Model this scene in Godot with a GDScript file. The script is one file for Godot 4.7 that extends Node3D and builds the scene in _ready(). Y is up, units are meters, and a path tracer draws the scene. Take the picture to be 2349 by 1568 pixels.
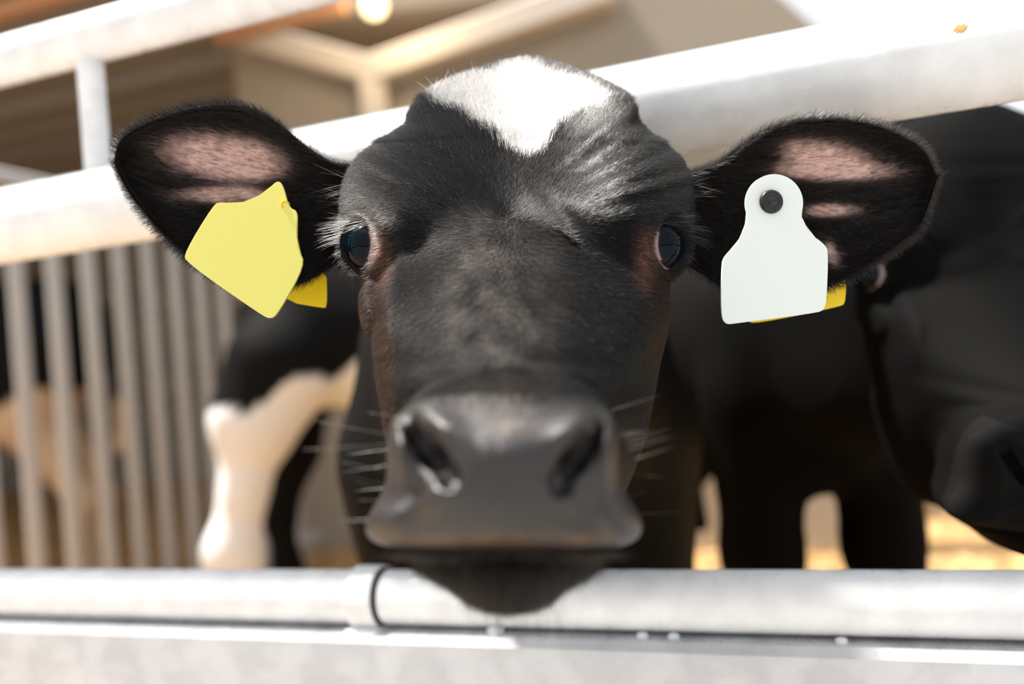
extends Node3D

const F := 2284.0                 # focal length in pixels of the 2349 x 1568 frame (35 mm on a 36 x 24 sensor)
var CT: Transform3D               # the camera's place
var rng := RandomNumberGenerator.new()
var M := {}

# ------------------------------------------------------------------ small helpers
func at(px: float, py: float, d: float) -> Vector3:      # a point in front of the camera, in its own axes
	return Vector3((px - 1174.5) / F * d, -(py - 784.0) / F * d, -d)

func w(px: float, py: float, d: float) -> Vector3:
	return CT * at(px, py, d)

func tag(o: Node, label := "", category := "", group := "", kind := "") -> Node:
	if label: o.set_meta("label", label)
	if category: o.set_meta("category", category)
	if group: o.set_meta("group", group)
	if kind: o.set_meta("kind", kind)
	return o

func base(called: String, where: Vector3) -> Node3D:
	var o := Node3D.new()
	o.name = called
	o.position = where
	add_child(o, true)
	return o

func put(called: String, mesh: Mesh, mat: Material, parent: Node = self) -> MeshInstance3D:
	var o := MeshInstance3D.new()
	o.name = called
	o.mesh = mesh
	if mat: o.material_override = mat
	o.cast_shadow = GeometryInstance3D.SHADOW_CASTING_SETTING_ON
	parent.add_child(o, true)
	return o

func mat(c: Color, rough := 0.6, metal := 0.0) -> StandardMaterial3D:
	var m := StandardMaterial3D.new()
	m.albedo_color = c
	m.roughness = rough
	m.metallic = metal
	return m

func noise(freq: float, oct := 4, sd := 1) -> FastNoiseLite:
	var n := FastNoiseLite.new()
	n.seed = sd
	n.noise_type = FastNoiseLite.TYPE_SIMPLEX_SMOOTH
	n.frequency = freq
	n.fractal_octaves = oct
	return n

func noise_tex(freq: float, a: Color, b: Color, sd := 1, size := 512, lo := 0.3, hi := 0.7) -> NoiseTexture2D:
	var t := NoiseTexture2D.new()
	t.width = size
	t.height = size
	t.seamless = true
	t.noise = noise(freq, 5, sd)
	var g := Gradient.new()
	g.set_color(0, a)
	g.set_offset(0, lo)
	g.set_color(1, b)
	g.set_offset(1, hi)
	t.color_ramp = g
	return t

func bump_tex(freq: float, sd := 1, size := 512) -> NoiseTexture2D:
	var t := NoiseTexture2D.new()
	t.width = size
	t.height = size
	t.seamless = true
	t.noise = noise(freq, 4, sd)
	return t

func arrays_mesh(v: PackedVector3Array, idx: PackedInt32Array, col := PackedColorArray(), nrm := PackedVector3Array()) -> ArrayMesh:
	var a := []
	a.resize(Mesh.ARRAY_MAX)
	a[Mesh.ARRAY_VERTEX] = v
	a[Mesh.ARRAY_INDEX] = idx
	a[Mesh.ARRAY_NORMAL] = nrm if nrm.size() else normals(v, idx)
	if col.size():
		a[Mesh.ARRAY_COLOR] = col
	var m := ArrayMesh.new()
	m.add_surface_from_arrays(Mesh.PRIMITIVE_TRIANGLES, a)
	return m

func normals(v: PackedVector3Array, idx: PackedInt32Array) -> PackedVector3Array:
	var n := PackedVector3Array()
	n.resize(v.size())
	for k in range(0, idx.size(), 3):
		var a := idx[k]
		var b := idx[k + 1]
		var c := idx[k + 2]
		var g := (v[c] - v[a]).cross(v[b] - v[a])        # front faces run clockwise
		n[a] += g
		n[b] += g
		n[c] += g
	for k in n.size():
		n[k] = n[k].normalized()
	return n

# a box with chamfered edges, between the corners of a frame: centre, three half axes
func box(c: Vector3, x: Vector3, y: Vector3, z: Vector3, bevel := 0.004) -> ArrayMesh:
	var st := SurfaceTool.new()
	st.begin(Mesh.PRIMITIVE_TRIANGLES)
	var ax := [x, y, z]
	var pts := {}
	for sx in [-1, 1]:
		for sy in [-1, 1]:
			for sz in [-1, 1]:
				var s := Vector3(sx, sy, sz)
				for k in 3:                               # the corner's vertex on the face across axis k
					var p := c
					for j in 3:
						var h: Vector3 = ax[j]
						p += h * s[j] * (1.0 if j == k else 1.0 - bevel / maxf(h.length(), bevel * 1.01))
					pts[[sx, sy, sz, k]] = p
	var quad := func(a: Vector3, b: Vector3, cc: Vector3, d: Vector3):
		var n := (cc - a).cross(b - a)
		var q := [a, b, cc, a, cc, d]
		if n.dot((a + cc) * 0.5 - c) < 0.0:
			q = [a, cc, b, a, d, cc]
			n = -n
		n = n.normalized()
		for p in q:
			st.set_normal(n)
			st.add_vertex(p)
	for k in 3:
		var i := (k + 1) % 3
		var j := (k + 2) % 3
		for s in [-1, 1]:
			var q := []
			for e in [[-1, -1], [1, -1], [1, 1], [-1, 1]]:
				var key := [0, 0, 0, k]
				key[k] = s
				key[i] = e[0]
				key[j] = e[1]
				q.append(pts[key])
			quad.call(q[0], q[1], q[2], q[3])
		for e in [[-1, -1], [1, -1], [1, 1], [-1, 1]]:    # the four edges along axis k
			var ka := [0, 0, 0, i]
			ka[i] = e[0]
			ka[j] = e[1]
			var p := []
			for s2 in [[-1, i], [1, i], [1, j], [-1, j]]:
				var kk := [0, 0, 0, s2[1]]
				kk[k] = s2[0]
				kk[i] = e[0]
				kk[j] = e[1]
				p.append(pts[kk])
			quad.call(p[0], p[1], p[2], p[3])
	for sx in [-1, 1]:
		for sy in [-1, 1]:
			for sz in [-1, 1]:
				var a: Vector3 = pts[[sx, sy, sz, 0]]
				var b: Vector3 = pts[[sx, sy, sz, 1]]
				var d: Vector3 = pts[[sx, sy, sz, 2]]
				var n := (d - a).cross(b - a)
				var q := [a, b, d]
				if n.dot(a - c) < 0.0:
					q = [a, d, b]
					n = -n
				for p in q:
					st.set_normal(n.normalized())
					st.add_vertex(p)
	return st.commit()

# a pipe of round section through points, with end caps
func pipe(pts: Array, radii: Array, seg := 32) -> ArrayMesh:
	var v := PackedVector3Array()
	var idx := PackedInt32Array()
	var n := pts.size()
	var t0: Vector3 = (pts[1] - pts[0]).normalized()
	var u := t0.cross(Vector3.UP if absf(t0.y) < 0.9 else Vector3.RIGHT).normalized()
	for i in n:
		var t: Vector3 = (pts[mini(i + 1, n - 1)] - pts[maxi(i - 1, 0)]).normalized()
		u = (u - t * u.dot(t)).normalized()
		var b := t.cross(u)
		for k in seg:
			var a := TAU * k / seg
			v.append(pts[i] + (u * cos(a) + b * sin(a)) * radii[i])
	for i in n - 1:
		for k in seg:
			var a := i * seg + k
			var b := i * seg + (k + 1) % seg
			idx.append_array([a, b, a + seg, b, b + seg, a + seg])
	var s := v.size()
	v.append(pts[0])
	v.append(pts[n - 1])
	for k in seg:
		idx.append_array([s, (k + 1) % seg, k, s + 1, (n - 1) * seg + k, (n - 1) * seg + (k + 1) % seg])
	var test := (v[idx[2]] - v[idx[0]]).cross(v[idx[1]] - v[idx[0]])
	if test.dot(v[idx[0]] - pts[0]) < 0.0:
		for k in range(0, idx.size(), 3):
			var h := idx[k + 1]
			idx[k + 1] = idx[k + 2]
			idx[k + 2] = h
	return arrays_mesh(v, idx)

# a plate cut to an outline (points in the plane of x and y axes) with thickness along z and a small chamfer
func plate(outline: PackedVector2Array, o: Vector3, x: Vector3, y: Vector3, z: Vector3, thick: float, bev := 0.0006) -> ArrayMesh:
	var poly := outline
	if Geometry2D.is_polygon_clockwise(poly):
		poly.reverse()
	var inner := Geometry2D.offset_polygon(poly, -bev, Geometry2D.JOIN_ROUND)
	var st := SurfaceTool.new()
	st.begin(Mesh.PRIMITIVE_TRIANGLES)
	var P := func(p: Vector2, h: float) -> Vector3: return o + x * p.x + y * p.y + z * h
	var tri := func(a: Vector3, b: Vector3, c: Vector3, n: Vector3):
		var g := (c - a).cross(b - a)
		for q in ([a, b, c] if g.dot(n) > 0.0 else [a, c, b]):
			st.set_normal(n)
			st.add_vertex(q)
	var inn: PackedVector2Array = inner[0] if inner.size() else poly
	var t := Geometry2D.triangulate_polygon(poly)
	for side in [1.0, -1.0]:
		for k in range(0, t.size(), 3):
			tri.call(P.call(poly[t[k]], side * thick * 0.5), P.call(poly[t[k + 1]], side * thick * 0.5), P.call(poly[t[k + 2]], side * thick * 0.5), z * side)
	for k in poly.size():
		var a := poly[k]
		var b := poly[(k + 1) % poly.size()]
		var e := (b - a).normalized()
		var n := x * e.y - y * e.x
		tri.call(P.call(a, thick * 0.5), P.call(b, thick * 0.5), P.call(b, -thick * 0.5), n)
		tri.call(P.call(a, thick * 0.5), P.call(b, -thick * 0.5), P.call(a, -thick * 0.5), n)
	return st.commit()

# ------------------------------------------------------------------ surface nets
func net(f: Callable, lo: Vector3, hi: Vector3, step: Vector3, thr: float, stride := 4) -> Array:
	var nx := (int((hi.x - lo.x) / step.x / stride) + 1) * stride + 1
	var ny := (int((hi.y - lo.y) / step.y / stride) + 1) * stride + 1
	var nz := (int((hi.z - lo.z) / step.z / stride) + 1) * stride + 1
	var val := PackedFloat32Array()
	val.resize(nx * ny * nz)
	val.fill(9.0)
	var sxy := nx * ny
	for k in range(0, nz, stride):
		for j in range(0, ny, stride):
			for i in range(0, nx, stride):
				val[k * sxy + j * nx + i] = f.call(lo + Vector3(i, j, k) * step)
	var cells := []
	for k in range(0, nz - 1, stride):
		for j in range(0, ny - 1, stride):
			for i in range(0, nx - 1, stride):
				var mn := 9.0
				var mx := -9.0
				for c in 8:
					var g := val[(k + stride * (c >> 2)) * sxy + (j + stride * ((c >> 1) & 1)) * nx + i + stride * (c & 1)]
					mn = minf(mn, g)
					mx = maxf(mx, g)
				if mn < thr and mx > -thr:
					cells.append(Vector3i(i, j, k))
	for c in cells:
		for k in stride + 1:
			for j in stride + 1:
				for i in stride + 1:
					var at_: int = (c.z + k) * sxy + (c.y + j) * nx + c.x + i
					if val[at_] == 9.0:
						val[at_] = f.call(lo + Vector3(c.x + i, c.y + j, c.z + k) * step)
	var vid := {}
	var pos := PackedVector3Array()
	var off := [0, 1, nx, nx + 1, sxy, sxy + 1, sxy + nx, sxy + nx + 1]
	var edges := [[0, 1], [2, 3], [4, 5], [6, 7], [0, 2], [1, 3], [4, 6], [5, 7], [0, 4], [1, 5], [2, 6], [3, 7]]
	for c in cells:
		for k in stride:
			for j in stride:
				for i in stride:
					var b: int = (c.z + k) * sxy + (c.y + j) * nx + c.x + i
					var m := 0
					for q in 8:
						if val[b + off[q]] < 0.0:
							m |= 1 << q
					if m == 0 or m == 255:
						continue
					var p := Vector3.ZERO
					var n := 0
					for e in edges:
						var g0: float = val[b + off[e[0]]]
						var g1: float = val[b + off[e[1]]]
						if (g0 < 0.0) != (g1 < 0.0):
							var t := g0 / (g0 - g1)
							var p0 := Vector3(e[0] & 1, (e[0] >> 1) & 1, e[0] >> 2)
							var p1 := Vector3(e[1] & 1, (e[1] >> 1) & 1, e[1] >> 2)
							p += p0.lerp(p1, t)
							n += 1
					vid[b] = pos.size()
					pos.append(lo + (Vector3(c.x + i, c.y + j, c.z + k) + p / n) * step)
	var idx := PackedInt32Array()
	for b in vid:
		# the three edges that start at the cell's first corner
		for q in [[1, nx, sxy], [nx, sxy, 1], [sxy, 1, nx]]:
			var a0: float = val[b]
			var a1: float = val[b + q[0]]
			if (a0 < 0.0) == (a1 < 0.0):
				continue
			var c0 = vid.get(b)
			var c1 = vid.get(b - q[1])
			var c2 = vid.get(b - q[1] - q[2])
			var c3 = vid.get(b - q[2])
			if c1 == null or c2 == null or c3 == null:
				continue
			if a0 < 0.0:
				idx.append_array([c0, c2, c1, c0, c3, c2])
			else:
				idx.append_array([c0, c1, c2, c0, c2, c3])
	return [pos, idx]

func smin(a: float, b: float, k: float) -> float:
	var h := maxf(k - absf(a - b), 0.0) / k
	return minf(a, b) - h * h * k * 0.25

func seg_d(p: Vector3, a: Vector3, b: Vector3, ra: float, rb: float) -> float:
	var ab := b - a
	var t := clampf((p - a).dot(ab) / ab.length_squared(), 0.0, 1.0)
	return (p - a - ab * t).length() - lerpf(ra, rb, t)

# ------------------------------------------------------------------ the calf's head: cross-sections by height, blended
var SK: Array
var MZ: Array
var CH: Array
var nostrils: Array
var eyes: Array
var lumps := {}

func curve(rows: Array, k: int, y: float) -> float:
	var n := rows.size()
	if y <= rows[0][0]: return rows[0][k]
	if y >= rows[n - 1][0]: return rows[n - 1][k]
	var i := 0
	while rows[i + 1][0] < y: i += 1
	var y0: float = rows[i][0]
	var y1: float = rows[i + 1][0]
	var v0: float = rows[i][k]
	var v1: float = rows[i + 1][k]
	var m := (v1 - v0) / (y1 - y0)
	var m0: float = m if i == 0 else 0.5 * (m + (v0 - rows[i - 1][k]) / (y0 - rows[i - 1][0]))
	var m1: float = m if i + 2 >= n else 0.5 * (m + (rows[i + 2][k] - v1) / (rows[i + 2][0] - y1))
	var t := (y - y0) / (y1 - y0)
	var h := y1 - y0
	return (2 * t * t * t - 3 * t * t + 1) * v0 + (t * t * t - 2 * t * t + t) * h * m0 + (3 * t * t - 2 * t * t * t) * v1 + (t * t * t - t * t) * h * m1

func table(rows: Array) -> Array:      # columns: y, half width, centre, front, side, back, exponents
	var out := []
	for k in range(1, 8):
		var a := PackedFloat32Array()
		for r in 660:
			var y := 120.0 + r * 2.0
			a.append(0.0 if k == 1 and (y <= rows[0][0] or y >= rows[rows.size() - 1][0]) else curve(rows, k, y))
		out.append(a)
	return out

func section(B: Array, px: float, r: int, d: float) -> float:
	var W: float = B[0][r]
	if W < 1.0:
		return 0.06
	var t := absf(px - B[1][r]) / W
	var ds: float = B[3][r]
	var L: float = ds - B[2][r] if d < ds else B[4][r] - ds
	var s := absf(d - ds) / L
	var p: float = B[5][r]
	var q: float = B[6][r]
	var e := pow(t, p) + pow(s, q)
	return (pow(e, 2.0 / (p + q)) - 1.0) * minf(W * d / F, L)

func head_tables() -> void:
	#        y   half  mid   front side  back   p    q
	SK = table([[146, 0, 1214, .752, .762, .785, 2.3, 2.0], [156, 58, 1212, .742, .760, .787, 2.4, 2.0], [172, 104, 1210, .730, .755, .79, 2.4, 2.0], [188, 150, 1207, .720, .750, .795, 2.4, 2.0], [210, 196, 1204, .710, .747, .80, 2.4, 2.0],
		[240, 240, 1201, .699, .742, .81, 2.5, 2.0], [270, 254, 1199, .692, .738, .815, 2.6, 2.0], [298, 266, 1197, .684, .732, .82, 2.7, 2.0], [314, 288, 1195, .681, .727, .825, 2.7, 2.0], [332, 317, 1193, .677, .722, .83, 2.6, 2.0], [362, 348, 1190, .671, .716, .83, 2.6, 2.0],
		[400, 368, 1188, .663, .71, .83, 2.6, 2.0], [450, 378, 1185, .654, .70, .83, 2.6, 2.0],
		[500, 382, 1184, .645, .69, .84, 2.5, 2.0], [560, 376, 1183, .628, .685, .84, 2.1, 2.0],
		[620, 362, 1183, .603, .678, .84, 1.75, 2.0], [680, 358, 1183, .574, .673, .84, 1.55, 2.0], [740, 348, 1183, .543, .668, .84, 1.45, 2.0], [800, 334, 1184, .511, .662, .84, 1.42, 2.0],
		[870, 321, 1184, .482, .655, .84, 1.5, 2.0], [930, 310, 1184, .49, .65, .84, 1.6, 2.0], [1000, 297, 1182, .53, .65, .84, 1.8, 2.0], [1100, 262, 1180, .57, .655, .83, 2.0, 2.0], [1200, 215, 1176, .60, .67, .80, 2.0, 2.0],
		[1290, 130, 1172, .63, .69, .77, 2.0, 2.0], [1330, 0, 1172, .66, .70, .75, 2.0, 2.0]])
	MZ = table([[850, 0, 1165, .50, .52, .60, 2.2, 2.2], [862, 70, 1166, .484, .515, .62, 2.2, 2.2], [875, 118, 1165, .472, .505, .62, 2.3, 2.2], [895, 168, 1163, .461, .498, .62, 2.4, 2.2], [920, 207, 1160, .452, .49, .62, 2.5, 2.2],
		[955, 235, 1157, .442, .487, .62, 2.7, 2.2], [1000, 250, 1154, .434, .486, .62, 2.8, 2.2], [1050, 260, 1153, .431, .486, .62, 2.8, 2.2], [1100, 268, 1155, .431, .487, .62, 2.8, 2.2],
		[1150, 281, 1156, .433, .488, .62, 2.6, 2.2], [1180, 292, 1156, .436, .489, .62, 2.5, 2.1], [1210, 298, 1156, .440, .490, .61, 2.4, 2.0], [1235, 286, 1156, .445, .490, .60, 2.3, 2.0],
		[1253, 250, 1157, .453, .491, .58, 2.2, 2.0], [1266, 195, 1158, .464, .495, .56, 2.2, 2.0], [1275, 0, 1158, .48, .50, .54, 2.2, 2.0]])
	CH = table([[1215, 170, 1165, .478, .52, .64, 2.0, 2.0], [1258, 212, 1165, .468, .515, .65, 1.9, 2.0], [1282, 205, 1165, .463, .512, .65, 1.7, 2.0], [1302, 178, 1165, .461, .51, .65, 1.7, 2.0], [1318, 150, 1165, .463, .51, .64, 1.8, 2.0],
		[1338, 121, 1165, .467, .51, .63, 2.0, 2.0], [1358, 96, 1166, .473, .51, .61, 2.0, 2.0], [1374, 60, 1166, .480, .51, .58, 2.0, 2.0], [1386, 0, 1166, .49, .51, .55, 2.0, 2.0]])
	# folds and bulges of the skin, in metres: x, y, reach along, reach across, angle, height
	lumps.skull = [[955, 588, 85, 54, -0.5, -.012], [1411, 586, 85, 54, 0.5, -.012], [1180, 640, 90, 130, 0, .005], [920, 445, 95, 80, 0, .009], [1460, 445, 95, 80, 0, .009], [1195, 430, 60, 120, 0, -.006],
		[1215, 260, 150, 70, 0, .003], [1325, 545, 60, 13, 0.85, .006], [1270, 512, 60, 16, 0.3, .004], [1060, 522, 90, 24, -0.35, .003],
		[865, 720, 12, 75, 0.14, -.0035], [900, 700, 16, 80, 0.2, .003], [838, 690, 18, 60, 0.1, .0015], [930, 660, 60, 26, -0.7, .003], [1440, 690, 60, 30, 0.8, .003],
		[1010, 780, 60, 130, 0.35, -.003], [1350, 780, 60, 130, -0.35, -.003], [1170, 835, 140, 18, 0, -.004]]
	for k in 5:      # the brow's folds fan out on both sides of the white star
		lumps.skull.append([1345 + k * 26, 330 + k * 26, 75, 9, -0.62 + k * 0.1, .0021])
		lumps.skull.append([1356 + k * 26, 348 + k * 26, 75, 9, -0.62 + k * 0.1, -.0019])
	for k in 4:
		lumps.skull.append([1010 - k * 24, 330 + k * 27, 65, 10, 0.75 - k * 0.1, .0017])
		lumps.skull.append([1000 - k * 24, 348 + k * 27, 65, 10, 0.75 - k * 0.1, -.0014])
	lumps.muzzle = [[1005, 960, 45, 22, 0.6, .006], [1325, 970, 45, 22, -0.6, .006], [912, 1010, 18, 60, -0.15, .006], [1395, 1030, 18, 60, 0.15, .006], [1155, 1040, 70, 30, 0, .002], [1155, 1150, 90, 60, 0, .002],
		[880, 1205, 40, 40, 0, .006], [1432, 1200, 40, 40, 0, .006], [985, 1150, 70, 18, -0.5, .003], [1330, 1155, 60, 18, 0.5, .003], [1155, 930, 130, 26, 0, -.003], [950, 1130, 20, 60, 0, -.003], [1365, 1140, 20, 60, 0, -.003]]
	for kind in ["skull", "muzzle"]:
		var a := PackedFloat32Array()
		a.resize(300 * 330)
		for y in 330:
			for x in 300:
				var px := 720.0 + x * 3.0
				var py := 130.0 + y * 4.0
				var s := 0.0
				for l in lumps[kind]:
					var dx: float = px - l[0]
					var dy: float = py - l[1]
					if absf(dx) + absf(dy) > 3.2 * (l[2] + l[3]):
						continue
					var c := cos(l[4])
					var n := sin(l[4])
					var u: float = (dx * c + dy * n) / l[2]
					var v: float = (dy * c - dx * n) / l[3]
					s += l[5] * exp(-0.5 * (u * u + v * v))
				a[y * 300 + x] = s
		lumps[kind + "_map"] = a
	nostrils = []
	for s in [[[944, 968, .446, .0026], [962, 1008, .443, .0045], [998, 1055, .439, .0058], [1036, 1094, .437, .0056]], [[1366, 978, .446, .0026], [1346, 1020, .443, .0045], [1312, 1066, .439, .0058], [1284, 1106, .437, .0060]]]:
		for k in 3:
			var a: Array = s[k]
			var b: Array = s[k + 1]
			nostrils.append([at(a[0], a[1], a[2]), at(b[0], b[1], b[2]), a[3], b[3]])
			nostrils.append([at(a[0], a[1], a[2] + .012), at(b[0], b[1], b[2] + .016), a[3] * 1.1, b[3] * 1.2])
	eyes = []
	for s in [-1.0, 1.0]:
		var c := at(1179.5 + s * 322.0, 566, .676)
		var n := Vector3(s * .53, .02, .85).normalized()
		var v: Vector3 = (Vector3(s * -.12, 1, 0) - n * n.dot(Vector3(s * -.12, 1, 0))).normalized()
		var u: Vector3 = v.cross(n) * s                            # away from the nose
		eyes.append({"c": c, "n": n, "u": u, "v": v, "r": .0195, "s": s})

func lid_edge(a: float) -> Vector2:      # the opening's outline in angles round the eyeball: out, up
	var u := cos(a) * (.74 if cos(a) > 0 else .80)
	var v := sin(a)
	v = v * .90 if v > 0 else v * 1.02
	u *= 1.0 - 0.35 * pow(maxf(-sin(a), 0.0), 2.0)
	return Vector2(u + (0.06 * minf(sin(a), 0.0)), v)

func head(p: Vector3) -> float:
	var px := p.x
	var py := p.y
	var d := p.z
	var r := clampi(int((py - 120.0) * 0.5), 0, 659)
	var f := section(SK, px, r, d)
	var bi := clampi(int((py - 130.0) / 4.0), 0, 329) * 300 + clampi(int((px - 720.0) / 3.0), 0, 299)
	if d < .76:
		f -= lumps.skull_map[bi]
	if py > 800.0:
		if d < .68 and py < 1300.0:
			var m := section(MZ, px, r, d)
			if d < .5:
				m -= lumps.muzzle_map[bi]
			f = smin(f, m, .014)
			if py > 920.0 and py < 1160.0 and d < .5:
				var q := at(px, py, d)
				var h := 1.0
				for s in nostrils:
					h = smin(h, seg_d(q, s[0], s[1], s[2], s[3]), .004)
				f = -smin(-f, h, .005)
		if py > 1190.0:
			f = smin(f, section(CH, px, r, d), .005)
	elif py > 470.0 and py < 660.0 and (px < 930.0 or px > 1430.0):
		var q := at(px, py, d)
		var e: Dictionary = eyes[0 if px < 1180.0 else 1]
		var g: Vector3 = q - e.c
		var R := g.length()
		if R < .034:
			var z: float = g.dot(e.n)
			var ab := Vector2(atan2(g.dot(e.u), z), atan2(g.dot(e.v), Vector2(z, g.dot(e.u)).length()))
			var th := atan2(ab.y / .96, ab.x / .72)
			var rim := lid_edge(th)
			var out: float = (ab.length() - rim.length()) * e.r            # along the ball's surface, past the opening's edge
			var thick := .0042 if ab.y > 0.0 else .0032
			var lid := Vector2(out - thick * 0.8, R - e.r - .0012).length() - thick
			f = smin(f, lid, .007)
			f = smin(f, R - e.r * 0.93, .004)
			if out < .0 and R > e.r * 0.93:
				f = maxf(f, minf(-out, R - e.r * 0.93))
	return f

# ------------------------------------------------------------------ colours of the calf
var star := PackedVector2Array([Vector2(985, 214), Vector2(1050, 186), Vector2(1092, 177), Vector2(1135, 174), Vector2(1158, 158), Vector2(1200, 152), Vector2(1226, 158), Vector2(1248, 178), Vector2(1290, 190), Vector2(1345, 203), Vector2(1392, 238), Vector2(1340, 252), Vector2(1300, 278), Vector2(1272, 303), Vector2(1248, 335), Vector2(1222, 364), Vector2(1200, 362), Vector2(1172, 345), Vector2(1145, 328), Vector2(1135, 305), Vector2(1098, 288), Vector2(1062, 258), Vector2(1000, 240)])
var mottled: FastNoiseLite

func bell(x: float, y: float, cx: float, cy: float, rx: float, ry: float, turn := 0.0) -> float:
	var dx := x - cx
	var dy := y - cy
	var u := (dx * cos(turn) + dy * sin(turn)) / rx
	var v := (dy * cos(turn) - dx * sin(turn)) / ry
	return exp(-0.5 * pow(u * u + v * v, 1.5))

func head_color(px: float, py: float, d: float) -> Color:
	var c := Color(.0068, .0067, .0070)
	var g := mottled.get_noise_3d(px * .6, py * .6, d * 300.0)
	if d < .80 and py < 400.0 and Geometry2D.is_point_in_polygon(Vector2(px + g * 8.0, py + g * 5.0), star):
		return Color(.86, .84, .82)
	var brown := bell(px, py, 850, 740, 45, 130) + bell(px, py, 1520, 800, 35, 200) + bell(px, py, 875, 900, 30, 130) + bell(px, py, 835, 520, 40, 60) * .5
	c = c.lerp(Color(.021, .0115, .008), clampf(brown, 0, 1))
	var lid := bell(px, py, 884, 590, 20, 48) + bell(px, py, 1470, 590, 20, 48)
	c = c.lerp(Color(.13, .066, .045), clampf(lid, 0, 1) * .75)
	c = c.lerp(Color(.10, .088, .08), clampf(bell(px, py, 1140, 690, 95, 140) * (0.45 + g), 0, .6))  # bridge tinted lighter: dusty hair, plus the light on it put into the colour
	if d < .52 and py > 860.0:
		var skin := smoothstep(880.0, 985.0, py + 26.0 * cos((px - 1158.0) * .012)) * (1.0 - smoothstep(.455, .52, d))
		var pad := Color(.022, .0172, .0162)
		pad = pad.lerp(Color(.075, .05, .03), clampf((bell(px, py, 1160, 905, 130, 24) * .9 + bell(px, py, 1170, 975, 40, 18) * .8) * (.5 + g), 0, 1))
		pad = pad.lerp(Color(.09, .045, .016), clampf(bell(px, py, 1195, 1235, 150, 14) * (.6 + g), 0, .8))
		c = c.lerp(pad, skin)
	if py > 1258.0:
		c = c.lerp(Color(.007, .0065, .006), .9)
	return c

func ear_color(px: float, py: float, inner: bool, s: float) -> Color:
	var c := Color(.012, .0105, .010)
	if inner:
		var p := 0.0
		if px < 1180.0:
			p = bell(px, py, 520, 360, 95, 34, 0.12) * 1.3 + bell(px, py, 530, 388, 80, 18, 0.1) * .6 + bell(px, py, 520, 447, 75, 14) * 1.1
			p -= bell(px, py, 492, 350, 12, 30, 0.5) * .5
		else:
			p = bell(px, py, 1890, 362, 75, 26, 0.16) * 1.0 + bell(px, py, 1910, 392, 95, 17, 0.02) * 1.1 + bell(px, py, 1905, 482, 46, 12) * 1.0 + bell(px, py, 1900, 580, 14, 24, -.5) * .6
		var g := mottled.get_noise_2d(px * 2.0, py * 2.0)
		c = c.lerp(Color(.74, .48, .43), clampf(p * (1.0 + g * .6), 0, .95))
	return c

# ------------------------------------------------------------------ the calf
var hv := PackedVector3Array()     # head and ears: vertices in the camera's axes, triangles, colours, picture places
var hi_ := PackedInt32Array()
var hc := PackedColorArray()
var hp := PackedVector3Array()
var hkind := PackedByteArray()     # 0 head, 1 inner ear, 2 outer ear

func build_head() -> void:
	head_tables()
	var a := net(head, Vector3(732, 138, .418), Vector3(1640, 1402, .862), Vector3(6, 6, .0024), .012)
	var pos: PackedVector3Array = a[0]
	for p in pos:
		hv.append(at(p.x, p.y, p.z))
		hp.append(p)
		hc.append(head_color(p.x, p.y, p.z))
		hkind.append(0)
	hi_.append_array(a[1])
	ear([[845, 380, .735], [770, 378, .722], [700, 338, .712], [645, 293, .705], [590, 259, .70], [520, 244, .698], [440, 252, .70], [360, 275, .705], [302, 302, .712], [272, 332, .718], [263, 366, .724]],
		[[850, 590, .725], [775, 600, .705], [700, 640, .697], [612, 660, .692], [530, 642, .694], [470, 610, .698], [420, 575, .704], [372, 532, .710], [325, 480, .714], [290, 432, .72], [265, 382, .724]], -1.0)
	ear([[1520, 415, .735], [1600, 395, .722], [1655, 370, .712], [1705, 333, .704], [1760, 299, .698], [1830, 278, .695], [1910, 273, .696], [1990, 284, .70], [2060, 309, .706], [2115, 342, .712], [2146, 398, .718]],
		[[1520, 590, .725], [1590, 610, .707], [1680, 664, .695], [1760, 671, .690], [1840, 667, .690], [1900, 651, .692], [1952, 628, .696], [2003, 598, .70], [2056, 562, .706], [2112, 512, .713], [2148, 416, .718]], 1.0)

func spline(a: Array, s: float) -> Vector3:
	var x := s * (a.size() - 1)
	var i := clampi(int(x), 0, a.size() - 2)
	var g := func(k: int) -> Vector3:
		var e: Array = a[clampi(k, 0, a.size() - 1)]
		return Vector3(e[0], e[1], e[2])
	return g.call(i).cubic_interpolate(g.call(i + 1), g.call(i - 1), g.call(i + 2), x - i)

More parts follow.
